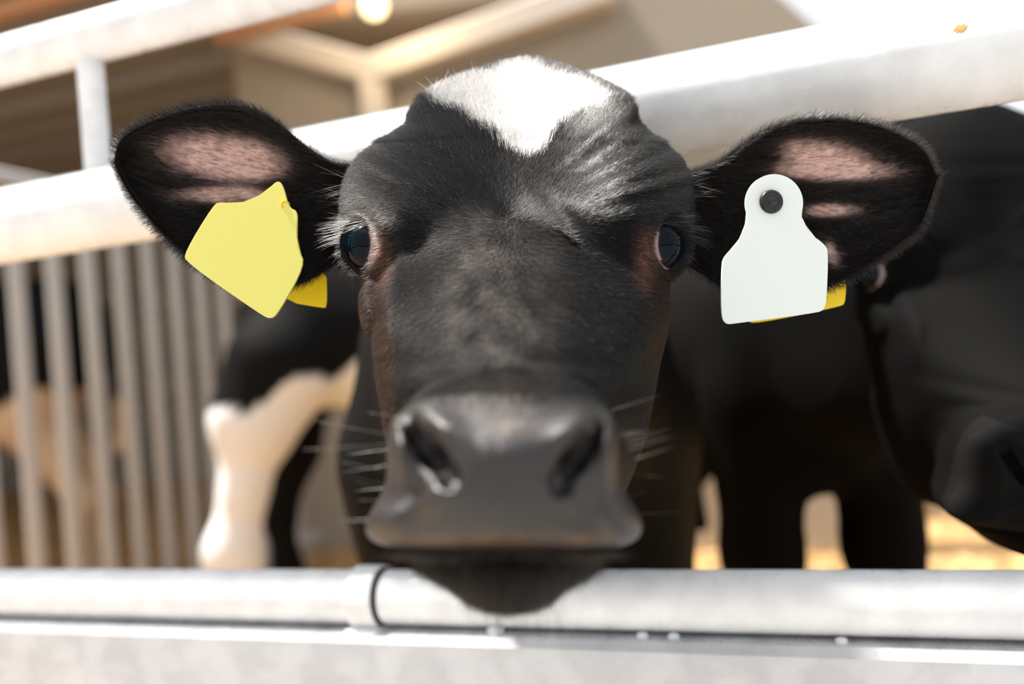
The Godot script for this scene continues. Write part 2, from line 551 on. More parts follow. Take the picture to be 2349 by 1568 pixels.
func ear(top: Array, low: Array, side: float) -> void:
	var ns := 90
	var nv := 64
	var first := hv.size()
	var ring := 2 * nv + 2
	for i in ns + 1:
		var s := float(i) / ns
		var T := spline(top, s)
		var B := spline(low, s)
		var cup := .038 * smoothstep(-.1, .35, s) * pow(maxf(1.0 - pow(s, 3.0), 0.0), .6)
		for j in ring:
			var inner := j < nv
			var v := 0.0
			var dz := 0.0
			var push := 0.0
			if j < nv:
				v = float(j) / (nv - 1)
				dz = cup * pow(sin(PI * v), .75)
				var ridge := smoothstep(.15, .35, s) * (1.0 - smoothstep(.7, .92, s))
				dz -= ridge * (.007 * exp(-pow((v - .47) / .05, 2)) + .006 * exp(-pow((v - .66) / .035, 2)) + .002 * exp(-pow((v - .78) / .05, 2)))
			elif j == nv:
				v = 1.0
				push = .0022
				dz = .0025
			elif j < ring - 1:
				v = 1.0 - float(j - nv - 1) / (nv - 1)
				dz = .005 + (cup + .004) * pow(sin(PI * v), .75)
				inner = false
			else:
				v = 0.0
				push = -.0022
				dz = .0025
			var P := T.lerp(B, v)
			P.z += dz
			var q := at(P.x, P.y, P.z)
			if push != 0.0:
				q += (at(B.x, B.y, B.z) - at(T.x, T.y, T.z)).normalized() * push
			hv.append(q)
			hp.append(P)
			hc.append(ear_color(P.x, P.y, inner, s))
			hkind.append(1 if inner else 2)
	for i in ns:
		for j in ring:
			var a := first + i * ring + j
			var b := first + i * ring + (j + 1) % ring
			var c := a + ring
			var d := b + ring
			if side < 0.0:
				hi_.append_array([a, b, c, b, d, c])
			else:
				hi_.append_array([a, c, b, b, c, d])
	var tip := hv.size()
	var mid := Vector3.ZERO
	for j in ring:
		mid += hv[first + ns * ring + j]
	hv.append(mid / ring + Vector3(side * .001, 0, 0))
	hp.append(spline(top, 1.0))
	hc.append(ear_color(0, 0, false, 1))
	hkind.append(2)
	for j in ring:
		var a := first + ns * ring + j
		var b := first + ns * ring + (j + 1) % ring
		hi_.append_array([a, b, tip] if side < 0.0 else [a, tip, b])

# a body laid out as bones, each a tapered capsule; joined by a smooth minimum and meshed
func body_of(bones: Array, cell: float, k: float) -> Array:
	var lo := Vector3.ONE * 99.0
	var hi := -lo
	for b in bones:
		var r := maxf(b[2], b[3]) + .04
		lo = lo.min(b[0] - Vector3.ONE * r).min(b[1] - Vector3.ONE * r)
		hi = hi.max(b[0] + Vector3.ONE * r).max(b[1] + Vector3.ONE * r)
	var f := func(p: Vector3) -> float:
		var s := 9.0
		for b in bones:
			s = smin(s, seg_d(p, b[0], b[1], b[2], b[3]), k)
		return s
	return net(f, lo, hi, Vector3.ONE * cell, cell * 5.0)

func calf_bones(chest: Vector3, fwd: Vector3, neck: Array, size := 1.0, spread := .125, long := .92) -> Array:
	var side := fwd.cross(Vector3.UP).normalized()
	var g := Vector3(chest.x, 0, chest.z)
	var up := Vector3.UP
	var h := chest.y
	var b := []
	var rear := chest - fwd * long * size + up * .02
	b.append([chest, chest - fwd * long * .5 * size - up * .01, .195 * size, .225 * size])
	b.append([chest - fwd * long * .5 * size - up * .01, rear, .225 * size, .19 * size])
	b.append([chest + up * .08, rear + up * .1, .15 * size, .14 * size])
	b.append([chest + fwd * .05 - up * .12, chest - fwd * .2 - up * .1, .12 * size, .14 * size])
	for i in neck.size() - 1:
		b.append([neck[i][0], neck[i + 1][0], neck[i][1], neck[i + 1][1]])
	for s in [-1.0, 1.0]:
		var sh: Vector3 = chest + side * s * spread * size - up * .08 + fwd * .02
		var el: Vector3 = Vector3(sh.x, h * .58, sh.z) - fwd * .03
		var kn: Vector3 = Vector3(el.x, h * .34, el.z) + fwd * .03
		var fe: Vector3 = Vector3(kn.x, .10, kn.z)
		b.append([sh, el, .10 * size, .068 * size])
		b.append([el, kn, .068 * size, .046 * size])
		b.append([kn, fe, .046 * size, .034 * size])
		b.append([fe, fe + fwd * .035 - up * .06, .036 * size, .045 * size])
		var hip: Vector3 = rear + side * s * .12 * size
		var st: Vector3 = Vector3(hip.x, h * .72, hip.z) + fwd * .10
		var hk: Vector3 = Vector3(hip.x, h * .40, hip.z) - fwd * .10
		var pa: Vector3 = Vector3(hip.x, .10, hip.z) - fwd * .04
		b.append([hip, st, .15 * size, .10 * size])
		b.append([st, hk, .09 * size, .048 * size])
		b.append([hk, pa, .046 * size, .034 * size])
		b.append([pa, pa + fwd * .035 - up * .06, .036 * size, .045 * size])
	b.append([rear - fwd * .17 * size + up * .1, rear - fwd * .21 * size - up * .30, .03 * size, .015 * size])
	b.append([rear - fwd * .21 * size - up * .30, rear - fwd * .2 * size - up * .45, .015 * size, .035 * size])
	return b

func eye_mesh(e: Dictionary, to: Transform3D) -> ArrayMesh:
	var v := PackedVector3Array()
	var idx := PackedInt32Array()
	var col := PackedColorArray()
	var n: Vector3 = (e.n + e.u * .30 - e.v * .03).normalized()
	var u: Vector3 = (e.u - n * n.dot(e.u)).normalized()
	var w2 := n.cross(u)
	for i in 49:
		var t := PI * i / 48.0
		for j in 64:
			var a := TAU * j / 64.0
			var dir := n * cos(t) + (u * cos(a) + w2 * sin(a)) * sin(t)
			var bulge := 1.0 + .05 * exp(-pow(t / .55, 4))        # the cornea
			v.append(to * (e.c + dir * e.r * bulge))
			var c := Color(.42, .31, .33)
			var edge := .86 + .05 * cos(2 * a + PI)
			if t < edge:
				c = Color(.004, .006, .011) if t > .55 + .14 * absf(cos(a)) else Color(.002, .004, .009)
			elif t < edge + .07:
				c = Color(.02, .015, .015)
			col.append(c)
	for i in 48:
		for j in 64:
			var a := i * 64 + j
			var b := i * 64 + (j + 1) % 64
			idx.append_array([a, b, a + 64, b, b + 64, a + 64])
	var g := (v[idx[197 * 6 + 2]] - v[idx[197 * 6]]).cross(v[idx[197 * 6 + 1]] - v[idx[197 * 6]])
	if g.dot(v[idx[197 * 6]] - to * e.c) < 0.0:
		for k in range(0, idx.size(), 3):
			var h := idx[k + 1]
			idx[k + 1] = idx[k + 2]
			idx[k + 2] = h
	return arrays_mesh(v, idx, col)

func blade() -> ArrayMesh:       # one hair: a narrow curved blade, its root at the origin
	var v := PackedVector3Array([Vector3(-.5, 0, 0), Vector3(.5, 0, 0), Vector3(-.42, .4, .06), Vector3(.42, .4, .06), Vector3(-.25, .75, .06), Vector3(.25, .75, .06), Vector3(0, 1, 0)])
	var idx := PackedInt32Array([0, 2, 1, 1, 2, 3, 2, 4, 3, 3, 4, 5, 4, 6, 5])
	var n := PackedVector3Array()
	for k in 7:
		n.append(Vector3([-.45, .45, -.45, .45, -.3, .3, 0][k], .0, 1).normalized())
	return arrays_mesh(v, idx, PackedColorArray([Color.WHITE, Color.WHITE, Color.WHITE, Color.WHITE, Color.WHITE, Color.WHITE, Color.WHITE]), n)

class Hairs:
	var buf := PackedFloat32Array()
	func add(root: Vector3, dir: Vector3, nrm: Vector3, length: float, width: float, c: Color) -> void:
		var y := dir.normalized()
		var x := y.cross(nrm).normalized()
		var z := x.cross(y)
		x *= width
		z *= length
		y *= length
		buf.append_array([x.x, y.x, z.x, root.x, x.y, y.y, z.y, root.y, x.z, y.z, z.z, root.z, c.r, c.g, c.b, 1.0])

func hairs_node(called: String, h: Hairs, m: Material, parent: Node) -> MultiMeshInstance3D:
	var mm := MultiMesh.new()
	mm.transform_format = MultiMesh.TRANSFORM_3D
	mm.use_colors = true
	mm.mesh = blade()
	mm.instance_count = h.buf.size() / 16
	mm.buffer = h.buf
	var o := MultiMeshInstance3D.new()
	o.name = called
	o.multimesh = mm
	o.material_override = m
	o.set_meta("kind", "stuff")
	parent.add_child(o, true)
	return o

func fur(to: Transform3D, dens: float, turn: Basis) -> Hairs:
	var h := Hairs.new()
	var nr := normals(hv, hi_)
	for k in range(0, hi_.size(), 3):
		var a := hi_[k]
		var b := hi_[k + 1]
		var c := hi_[k + 2]
		var pa := hp[a]
		var kind := hkind[a]
		if pa.z > .80:
			continue
		var ga := (hv[b] - hv[a]).cross(hv[c] - hv[a]).length() * .5
		var n := (nr[a] + nr[b] + nr[c]).normalized()
		var view := -hv[a].normalized()
		var facing := n.dot(view)
		var x := pa.x
		var y := pa.y
		var dn := dens
		var length := .0055
		var lean := .22
		var width := .00022
		var muzzle := kind == 0 and pa.z < .50 + .035 * rng.randf() and y > 870.0 + 60.0 * rng.randf()
		if muzzle and y < 1258.0:
			continue
		if facing < -.35:
			dn *= .25
		if kind == 0:
			if y < 240.0:
				length = .011
				lean = .45
			elif y < 330.0:
				length = .008
				lean = .3
			if y > 1258.0 and pa.z < .6:
				length = .014
				dn *= .35
				lean = .35
			elif y > 700.0:
				width = .0003
				length = .005
				dn *= .6
		else:
			length = .008
			width = .00026
			lean = .4
			dn *= .55
			if kind == 1 and hc[a].r > .1:
				dn *= .10
			if kind == 2:
				dn *= .7
		# keep hairs off the eyes
		if kind == 0 and y > 480.0 and y < 650.0:
			var skip := false
			for e in eyes:
				if (hv[a] - e.c).length() < e.r * 1.17:
					skip = true
			if skip:
				continue
		var count := ga * dn
		var m := int(count) + (1 if rng.randf() < count - int(count) else 0)
		for q in m:
			var u := rng.randf()
			var v := rng.randf()
			if u + v > 1.0:
				u = 1.0 - u
				v = 1.0 - v
			var p := hv[a] + (hv[b] - hv[a]) * u + (hv[c] - hv[a]) * v
			var pp := pa + (hp[b] - pa) * u + (hp[c] - pa) * v
			var flow: Vector3
			var col: Color
			if kind == 0:
				flow = Vector3((pp.x - 1178.0) * .8, -(pp.y - 500.0), 0)
				if y > 1258.0:
					flow = Vector3((pp.x - 1165.0) * .5, -200, 60)
				else:
					flow.z = -80.0 * smoothstep(570.0, 430.0, pp.y)
					flow.y += 30.0 * sin(pp.x * .02)
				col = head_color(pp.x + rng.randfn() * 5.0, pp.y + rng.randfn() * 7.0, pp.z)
			else:
				var ex := -1.0 if pp.x < 1180.0 else 1.0
				flow = Vector3(ex * 1.0, (520.0 if kind == 2 else 430.0) - pp.y, 0)
				flow = Vector3(ex * 110.0, (430.0 - pp.y) * .7, 25.0 if kind == 1 else -10.0)
				col = ear_color(pp.x, pp.y, kind == 1 and rng.randf() < .6, 0)
			flow = flow / maxf(flow.length(), 1.0) + Vector3(rng.randfn(), rng.randfn(), rng.randfn()) * .16
			flow = (flow - n * flow.dot(n)).normalized()
			var dir := (flow + n * (lean + absf(rng.randfn()) * .1)).normalized()
			var t := rng.randf()
			if kind == 0 and rng.randf() < .004:
				col = Color(.30, .20, .08)
			elif col.r < .3:
				var lift := 1.0 + 5.5 * t * t * t
				col = Color(col.r * lift, col.g * lift, col.b * lift)
			h.add(to * p, to.basis * dir, to.basis * n, length * rng.randf_range(.6, 1.25), width * rng.randf_range(.8, 1.25), col)
	return h

func lashes(to: Transform3D) -> Hairs:
	var h := Hairs.new()
	for e in eyes:
		for k in 150:
			var up := k < 105
			var a := rng.randf_range(.05, 2.3) if up else rng.randf_range(-1.6, -.2)
			var ab := lid_edge(a)
			var gu := ab.x
			var gv := ab.y
			var dir: Vector3 = (e.n * cos(gu) * cos(gv) + e.u * sin(gu) * cos(gv) + e.v * sin(gv)).normalized()
			var root: Vector3 = e.c + dir * (e.r * 1.16) + dir.cross(e.n) * 0.0
			var outw: Vector3 = (dir * .55 + e.u * (.75 if up else .5) + e.v * (-.6 if up else -.8) + Vector3(rng.randfn(), rng.randfn(), rng.randfn()) * .12)
			var g := rng.randf()
			h.add(to * root, to.basis * outw.normalized(), to.basis * e.n, rng.randf_range(.016, .026) if up else rng.randf_range(.006, .014), .00022, Color(.012, .012, .012).lerp(Color(.2, .19, .18), g * g * g * .6))
	return h

func whiskers(to: Transform3D) -> Hairs:
	var h := Hairs.new()
	for k in 24:
		var s := -1.0 if k % 2 else 1.0
		var root := at(1156 + s * rng.randf_range(225, 285), rng.randf_range(930, 1200), rng.randf_range(.475, .53))
		h.add(to * root, to.basis * Vector3(s, rng.randf_range(-.25, .35), rng.randf_range(-.45, .1)), to.basis * Vector3(0, 0, 1), rng.randf_range(.02, .045), .0004, Color(.06, .055, .05))
	for k in 60:
		var root := at(1165 + rng.randf_range(-120, 120), rng.randf_range(1270, 1350), .466)
		h.add(to * root, to.basis * Vector3(rng.randfn() * .35, -1, rng.randf_range(.0, .5)), to.basis * Vector3(0, 0, 1), rng.randf_range(.02, .038), .0003, Color(.09, .08, .06).lerp(Color(.02, .02, .02), rng.randf()))
	for k in 40:      # long hairs between ear and brow
		var s := -1.0 if k % 2 else 1.0
		var root := at(1183 + s * rng.randf_range(355, 385), rng.randf_range(400, 470), .705)
		h.add(to * root, to.basis * Vector3(s, rng.randf_range(-.6, .5), .1), to.basis * Vector3(0, 0, 1), rng.randf_range(.015, .035), .0002, Color(.3, .28, .26).lerp(Color(.02, .02, .02), rng.randf()))
	for k in 34:      # stray hairs along the top of the white star
		var x := rng.randf_range(990, 1300)
		var root := at(x, lerpf(214, 176, clampf((x - 990) / 150, 0, 1)) if x < 1160 else 168.0 + maxf(x - 1210.0, 0) * .22, .728)
		h.add(to * root, to.basis * Vector3(rng.randf_range(-.9, .6), rng.randf_range(.25, .8), .2), to.basis * Vector3(0, .3, 1), rng.randf_range(.008, .018), .00032, Color(.8, .78, .76))
	return h

func join_head(to: Transform3D, v: PackedVector3Array, idx: PackedInt32Array, col: PackedColorArray, ears := true) -> void:
	var first := v.size()
	for p in hv:
		v.append(to * p)
	col.append_array(hc)
	for i in hi_:
		idx.append(first + i)

# the whole calf as one mesh; the bare skin of the muzzle is a surface of its own
func coat_and_skin(v: PackedVector3Array, idx: PackedInt32Array, col: PackedColorArray) -> ArrayMesh:
	var off := v.size() - hv.size()
	var parts := [PackedInt32Array(), PackedInt32Array()]
	for k in range(0, idx.size(), 3):
		var h := idx[k] - off
		var bare := h >= 0 and hkind[h] == 0 and hp[h].z < .515 and hp[h].y > 905.0 and hp[h].y < 1256.0
		parts[1 if bare else 0].append_array([idx[k], idx[k + 1], idx[k + 2]])
	var nr := normals(v, idx)
	var m := ArrayMesh.new()
	for k in 2:
		var a := []
		a.resize(Mesh.ARRAY_MAX)
		a[Mesh.ARRAY_VERTEX] = v
		a[Mesh.ARRAY_NORMAL] = nr
		a[Mesh.ARRAY_COLOR] = col
		a[Mesh.ARRAY_INDEX] = parts[k]
		m.add_surface_from_arrays(Mesh.PRIMITIVE_TRIANGLES, a)
		m.surface_set_material(k, M.skin if k else M.coat)
	return m

func calves() -> void:
	var coat := mat(Color.WHITE, .62)
	coat.vertex_color_use_as_albedo = true
	coat.heightmap_enabled = true
	coat.heightmap_texture = bump_tex(.06, 5, 512)
	coat.heightmap_scale = .035
	coat.uv1_triplanar = true
	coat.uv1_scale = Vector3.ONE * 9.0
	coat.metallic_specular = .22
	M.coat = coat
	var far := mat(Color.WHITE, .7)
	far.vertex_color_use_as_albedo = true
	far.metallic_specular = .12
	M.far_coat = far
	var skin := mat(Color.WHITE, .36)
	skin.vertex_color_use_as_albedo = true
	skin.heightmap_enabled = true
	skin.heightmap_texture = bump_tex(.11, 6, 512)
	skin.heightmap_scale = .06
	skin.uv1_triplanar = true
	skin.uv1_scale = Vector3.ONE * 14.0
	M.skin = skin
	var hair := mat(Color.WHITE, .42)
	hair.vertex_color_use_as_albedo = true
	hair.metallic_specular = .4
	hair.cull_mode = BaseMaterial3D.CULL_DISABLED
	M.hair = hair
	var eye := mat(Color.WHITE, .03)
	eye.metallic_specular = .24
	eye.vertex_color_use_as_albedo = true
	M.eye = eye
	build_head()

	# the calf whose head fills the picture
	var chest := w(1180, 905, 1.30)
	var root := base("calf", Vector3(chest.x, 0, chest.z))
	var to := root.transform.affine_inverse() * CT
	var fwd := Vector3(0.02, 0, 1).normalized()
	var neck := [[w(1185, 700, .79), .098], [w(1185, 795, .98), .118], [w(1182, 810, 1.24), .18]]
	var bones := calf_bones(chest, fwd, neck, 1.0, .135, .75)
	bones.append([w(1183, 900, .80), w(1183, 980, 1.12), .085, .13])
	var a := body_of(bones, .02, .06)
	var v := PackedVector3Array()
	var col := PackedColorArray()
	for p in a[0]:
		v.append(p - root.position)
		col.append(Color(.006, .0055, .0055))
	var idx: PackedInt32Array = a[1]
	join_head(to, v, idx, col)
	tag(root, "black calf with a white star on its forehead, looking straight out between the fence rails", "calf")
	put("body", coat_and_skin(v, idx, col), null, root)
	for e in eyes:
		put("eye", eye_mesh(e, to), eye, root)
	hairs_node("coat_hair", fur(to, 3.0e6, Basis()), hair, root)
	hairs_node("eyelashes", lashes(to), hair, root)
	hairs_node("whiskers", whiskers(to), hair, root)


func other_calves() -> void:
	# the black calf at the right, behind the white tag
	var pivot := at(1183, 566, .68)
	var T := Transform3D(Basis.from_euler(Vector3(deg_to_rad(10), deg_to_rad(-9), deg_to_rad(0))).scaled(Vector3.ONE * 1.14), Vector3.ZERO)
	T.origin = at(2268, 618, 1.0) - T.basis * pivot
	var chest := w(1850, 800, 1.62)
	var root := base("calf", Vector3(chest.x, 0, chest.z))
	tag(root, "all black calf at the right, its lowered face partly outside the picture", "calf")
	var to := root.transform.affine_inverse() * CT * T
	var fwd := Vector3(.04, 0, 1).normalized()
	var hb := func(px: float, py: float, d: float) -> Vector3: return CT * (T * at(px, py, d))
	var bones := calf_bones(chest, fwd, [[hb.call(1185, 640, .79), .115], [w(2080, 600, 1.36), .15], [w(1900, 740, 1.6), .17]], .85, .118, .9)
	bones.append([w(2150, 490, 1.45), w(1850, 450, 2.3), .155, .17])
	bones.append([hb.call(1183, 900, .80), w(2000, 850, 1.4), .09, .12])
	var a := body_of(bones, .025, .06)
	var v := PackedVector3Array()
	var col := PackedColorArray()
	for p in a[0]:
		v.append(p - root.position)
		col.append(Color(.0045, .0043, .0045))
	var idx: PackedInt32Array = a[1]
	var first := v.size()
	for k in hv.size():
		v.append(to * hv[k])
		
		col.append(Color(.0095, .0090, .0090) if hp[k].z < .52 and hp[k].y > 900.0 and hp[k].y < 1256.0 and hkind[k] == 0 else Color(.0062, .0063, .0066))
	for i in hi_:
		idx.append(first + i)
	put("body", arrays_mesh(v, idx, col), M.far_coat, root)
	for e in eyes:
		put("eye", eye_mesh(e, to), M.eye, root)

	# the calf with the white hind leg, standing across behind the first one
	var rump := w(725, 790, 2.75)
	fwd = Vector3(.97, 0, -.25).normalized()
	chest = rump + fwd * .62
	root = base("calf", Vector3(chest.x, 0, chest.z))
	tag(root, "black calf with a white thigh and hind leg, standing side on behind the yellow tag", "calf")
	var turn := Vector3(.35, 0, -1).normalized()
	bones = calf_bones(chest, fwd, [[chest + fwd * .1 + Vector3.UP * .12, .15], [chest + turn * .3 + Vector3.UP * .25, .11], [chest + turn * .42 + Vector3.UP * .2, .10], [chest + turn * .66 + Vector3.DOWN * .05, .06]], 1.0, .12, .62)
	var legs := [[[w(690, 880, 2.95), .11], [w(675, 1030, 2.95), .07], [w(640, 1180, 2.95), .045], [w(660, 1300, 2.95), .04]], [[w(640, 850, 2.62), .15], [w(585, 960, 2.6), .11], [w(560, 1120, 2.58), .055], [w(535, 1270, 2.58), .07]]]
	for k in 2:
		var l: Array = legs[k]
		for q in 3:
			bones[11 + k * 8 + q] = [l[q][0], l[q + 1][0], l[q][1], l[q + 1][1]]
		bones[14 + k * 8] = [l[3][0], Vector3(l[3][0].x + .02, .06, l[3][0].z), l[3][1], .05]
	a = body_of(bones, .02, .05)
	v = PackedVector3Array()
	col = PackedColorArray()
	for p in a[0]:
		v.append(p - root.position)
		var back: float = fwd.dot(p - rump)
		var near: float = fwd.cross(Vector3.UP).dot(p - rump)
		var edge: float = rump.y - .10 + .30 * (back + .05) + .02 * sin(p.x * 31.0)
		col.append(Color(.80, .81, .82) if p.y < edge and back < .16 and near > .04 else Color(.009, .0085, .008))
	put("body", arrays_mesh(v, a[1], col), M.far_coat, root)

	# the black and white cow beyond the barred partition
	rump = w(120, 790, 3.9)
	fwd = Vector3(-1, 0, .12).normalized()
	chest = rump + fwd * .95
	root = base("cow", Vector3(chest.x, 0, chest.z))
	tag(root, "black cow with pale legs seen between the bars of the left partition", "cow")
	bones = calf_bones(chest, fwd, [[chest + fwd * .2 + Vector3.UP * .12, .16], [chest + fwd * .5 + Vector3.DOWN * .05, .12], [chest + fwd * .62 + Vector3.DOWN * .2, .11], [chest + fwd * .85 + Vector3.DOWN * .5, .06]], 1.05, .12)
	a = body_of(bones, .03, .05)
	v = PackedVector3Array()
	col = PackedColorArray()
	for p in a[0]:
		v.append(p - root.position)
		col.append(Color(.55, .40, .27) if p.y < rump.y - .21 + .03 * sin(p.x * 17.0) else Color(.009, .0085, .008))  # white legs coloured tan, the warm bounce from the straw painted in
	put("body", arrays_mesh(v, a[1], col), M.far_coat, root)

# an outline in picture points laid on the plane square to the line of sight at its first point
func ear_tag(called: String, outline: Array, d: float, tilt: Vector2, thick: float, m: Material, parent: Node3D, flip := 1.0) -> MeshInstance3D:
	var c := Vector2.ZERO
	for p in outline:
		c += Vector2(p[0], p[1]) / outline.size()
	var o := w(c.x, c.y, d)
	var x := (CT.basis * Vector3(1, 0, tilt.x)).normalized()
	var y := CT.basis * Vector3(0, 1, tilt.y)
	y = (y - x * x.dot(y)).normalized()
	var z := x.cross(y)
	var poly := PackedVector2Array()
	for p in outline:
		var ray := w(p[0], p[1], 1.0) - CT.origin
		var t := (o - CT.origin).dot(z) / ray.dot(z)
		var q := CT.origin + ray * t - o
		poly.append(Vector2(q.dot(x), q.dot(y)))
	# round the outline off
	for n in 2:
		var nxt := PackedVector2Array()
		for k in poly.size():
			var a := poly[k]
			var b := poly[(k + 1) % poly.size()]
			nxt.append(a.lerp(b, .25))
			nxt.append(a.lerp(b, .75))
		poly = nxt
	return put(called, plate(poly, o - parent.position, x, y, z, thick), m, parent)

func dome(o: Vector3, n: Vector3, r: float, rows: Array) -> ArrayMesh:     # a small turned knob: [radius, height] rows
	var v := PackedVector3Array()
	var idx := PackedInt32Array()
	var x := n.cross(Vector3.UP if absf(n.y) < .9 else Vector3.RIGHT).normalized()
	var y := n.cross(x)
	for q in rows:
		for k in 28:
			var a := TAU * k / 28.0
			v.append(o + n * (r * q[1]) + (x * cos(a) + y * sin(a)) * (r * q[0]))
	for i in rows.size() - 1:
		for k in 28:
			var a := i * 28 + k
			var b := i * 28 + (k + 1) % 28
			idx.append_array([a, a + 28, b, b, a + 28, b + 28])
	var st := SurfaceTool.new()
	st.begin(Mesh.PRIMITIVE_TRIANGLES)
	for i in idx:
		st.add_vertex(v[i])
	st.index()
	st.generate_normals()
	return st.commit()

func ear_tags() -> void:
	var yellow := mat(Color(.86, .82, .42), .45)
	var deep := mat(Color(.98, .83, .02), .4)
	var white := mat(Color(.89, .91, .90), .4)
	var black := mat(Color(.05, .05, .055), .35)
	for m in [yellow, deep, white]:
		m.subsurf_scatter_enabled = true
		m.subsurf_scatter_strength = .05
	var o := w(575, 590, .665)
	var t := base("ear_tag", o)
	tag(t, "plain yellow plastic tag hanging askew from the ear at the left", "ear tag")
	ear_tag("front_panel", [[640, 412], [652, 432], [662, 476], [684, 484], [680, 530], [685, 572], [701, 607], [640, 716], [622, 732], [600, 722], [428, 602], [424, 580], [492, 468], [508, 464], [545, 468], [585, 456], [617, 434]], .667, Vector2(.25, -.1), .0016, yellow, t)
	ear_tag("back_panel", [[560, 560], [748, 596], [752, 705], [738, 706], [648, 690]], .722, Vector2(.1, 0), .0016, deep, t)
	put("stud", pipe([w(655, 470, .664) - o, w(655, 472, .735) - o], [.003, .003], 16), deep, t)
	o = w(1775, 590, .655)
	t = base("ear_tag", o)
	tag(t, "white plastic tag with a black button hanging from the ear at the right", "ear tag")
	var ol := []
	for k in 13:
		var a := deg_to_rad(-205.0 + k * 230.0 / 12.0)
		ol.append([1775 + 67 * cos(a), 466 + 67 * sin(a)])
	ol.append_array([[1842, 505], [1855, 535], [1893, 562], [1899, 582], [1895, 690], [1888, 712], [1866, 718], [1690, 741], [1664, 744], [1653, 722], [1655, 610], [1660, 588], [1690, 560], [1707, 525]])
	ear_tag("front_panel", ol, .655, Vector2(-.12, -.05), .0016, white, t)
	ear_tag("back_panel", [[1715, 560], [1935, 560], [1942, 694], [1922, 704], [1735, 742], [1712, 736]], .722, Vector2(0, 0), .0016, deep, t)
	var n := (CT.basis * Vector3(.1, 0, 1)).normalized()
	put("button", dome(w(1768, 463, .655) - o, n, .0078, [[0, -.1], [1, -.1], [1, .25], [.9, .42], [.6, .46], [.5, .35], [.42, .5], [.2, .62], [0, .64]]), black, t)
	put("stud", pipe([w(1768, 463, .655) - o, w(1768, 463, .735) - o], [.003, .003], 16), deep, t)

var along: Vector3       # the way the feed fence runs, and square to it towards the viewer
var across: Vector3

func fence() -> void:
	along = CT.basis * Vector3(-2.419, -.227, -1)
	along.y = 0
	along = along.normalized()
	across = along.cross(Vector3.UP)
	if across.z < 0.0: across = -across
	var zinc := mat(Color.WHITE, .42)
	zinc.albedo_texture = noise_tex(.012, Color(.89, .89, .895), Color(.95, .95, .955), 11)
	zinc.uv1_triplanar = true
	zinc.uv1_world_triplanar = true
	zinc.uv1_scale = Vector3.ONE * 3.0
	zinc.roughness_texture = bump_tex(.03, 9)
	zinc.roughness = .75
	zinc.heightmap_enabled = true
	zinc.heightmap_texture = bump_tex(.02, 8)
	zinc.heightmap_scale = .025
	M.zinc = zinc
	var shaded_zinc: StandardMaterial3D = zinc.duplicate()       # same zinc, greyed to put the board face's shade into its colour
	shaded_zinc.albedo_texture = noise_tex(.012, Color(.76, .76, .77), Color(.83, .83, .84), 12)
	var dark := mat(Color(.12, .12, .11), .7)
	var rust := mat(Color(.82, .62, .40), .85)
	var o := Vector3(w(1174, 309, .91).x, 0, w(1174, 309, .91).z)
	var t := base("feed_fence", o)
	tag(t, "pale grey metal fence of thick round pipes that the calves put their heads through", "fence")
	var up_c := w(1174, 309, .91) - o
	put("upper_rail", pipe([up_c - along * 1.2, up_c + along * 4.5], [.0425, .0425], 64), zinc, t)
	var low_c := w(1174, 1375, .91) - o
	low_c += across * (up_c - low_c).dot(across)
	put("lower_rail", pipe([low_c - along * 1.2, low_c + along * 4.5], [.026, .026], 48), zinc, t)
	var top_c := w(300, 41, 1.05) - o
	top_c += across * (up_c - top_c).dot(across)
	put("top_rail", pipe([top_c - along * 1.2, top_c + along * 4.5], [.027, .027], 48), zinc, t)
	var s := (w(186, 300, 1.08) - o - up_c).dot(along)
	var foot := up_c + along * s
	put("post", pipe([foot, Vector3(foot.x, top_c.y, foot.z)], [.0145, .0145], 24), zinc, t)
	# the board under the lower rail, and what holds the rail on it
	var edge := w(1174, 1467, .88) - o
	edge += across * ((low_c - edge).dot(across) + .034)
	put("kick_board", box(edge - across * .04 - Vector3.UP * .16 + along * 1.5, along * 2.8, Vector3.UP * .16, across * .04, .007), shaded_zinc, t)
	s = (w(878, 1372, .99) - o - low_c).dot(along)
	var c := low_c + along * s
	put("clamp", pipe([c - along * .0145, c - along * .0135, c + along * .0135, c + along * .0145], [.0285, .0305, .0305, .0285], 48), zinc, t)
	put("gap_ring", pipe([c - along * .0190, c - along * .0145], [.0268, .0285], 48), dark, t)  # dark ring standing in for the shadowed gap beside the clamp
	put("clamp_foot", box(c - Vector3.UP * .033 + across * .012, along * .02, Vector3.UP * .008, across * .018, .004), zinc, t)
	for px in [1130, 1510, 1585, 1960]:
		var b := w(px, 1436 + (px - 1130) * .03, .9) - o
		b = low_c + along * (b - low_c).dot(along) + across * .016
		b.y = edge.y
		put("bolt", dome(b, Vector3.UP, .008 if px == 1130 else .005, [[1, -.2], [1, .5], [.9, .7], [.5, .9], [0, .95]]), zinc, t)
	# a fleck of rust on the upper rail
	var v := PackedVector3Array()
	var idx := PackedInt32Array()
	var sp := up_c + along * (w(2200, 170, .80) - o - up_c).dot(along)
	for i in 9:
		for j in 9:
			var a := .20 + (j - 4) * .022
			var e := Vector2(i - 4, j - 4) / 4.0
			var k := clampf(1.15 - e.length() + .25 * sin(i * 2.1 + j * 1.3), 0.0, .3)
			v.append(sp + along * (i - 4) * .0013 + (across * cos(a) + Vector3.UP * sin(a)) * (.0422 + k * .0016))
	for i in 8:
		for j in 8:
			var a := i * 9 + j
			idx.append_array([a, a + 1, a + 9, a + 1, a + 10, a + 9])
	put("rust_patch", arrays_mesh(v, idx), rust, t)

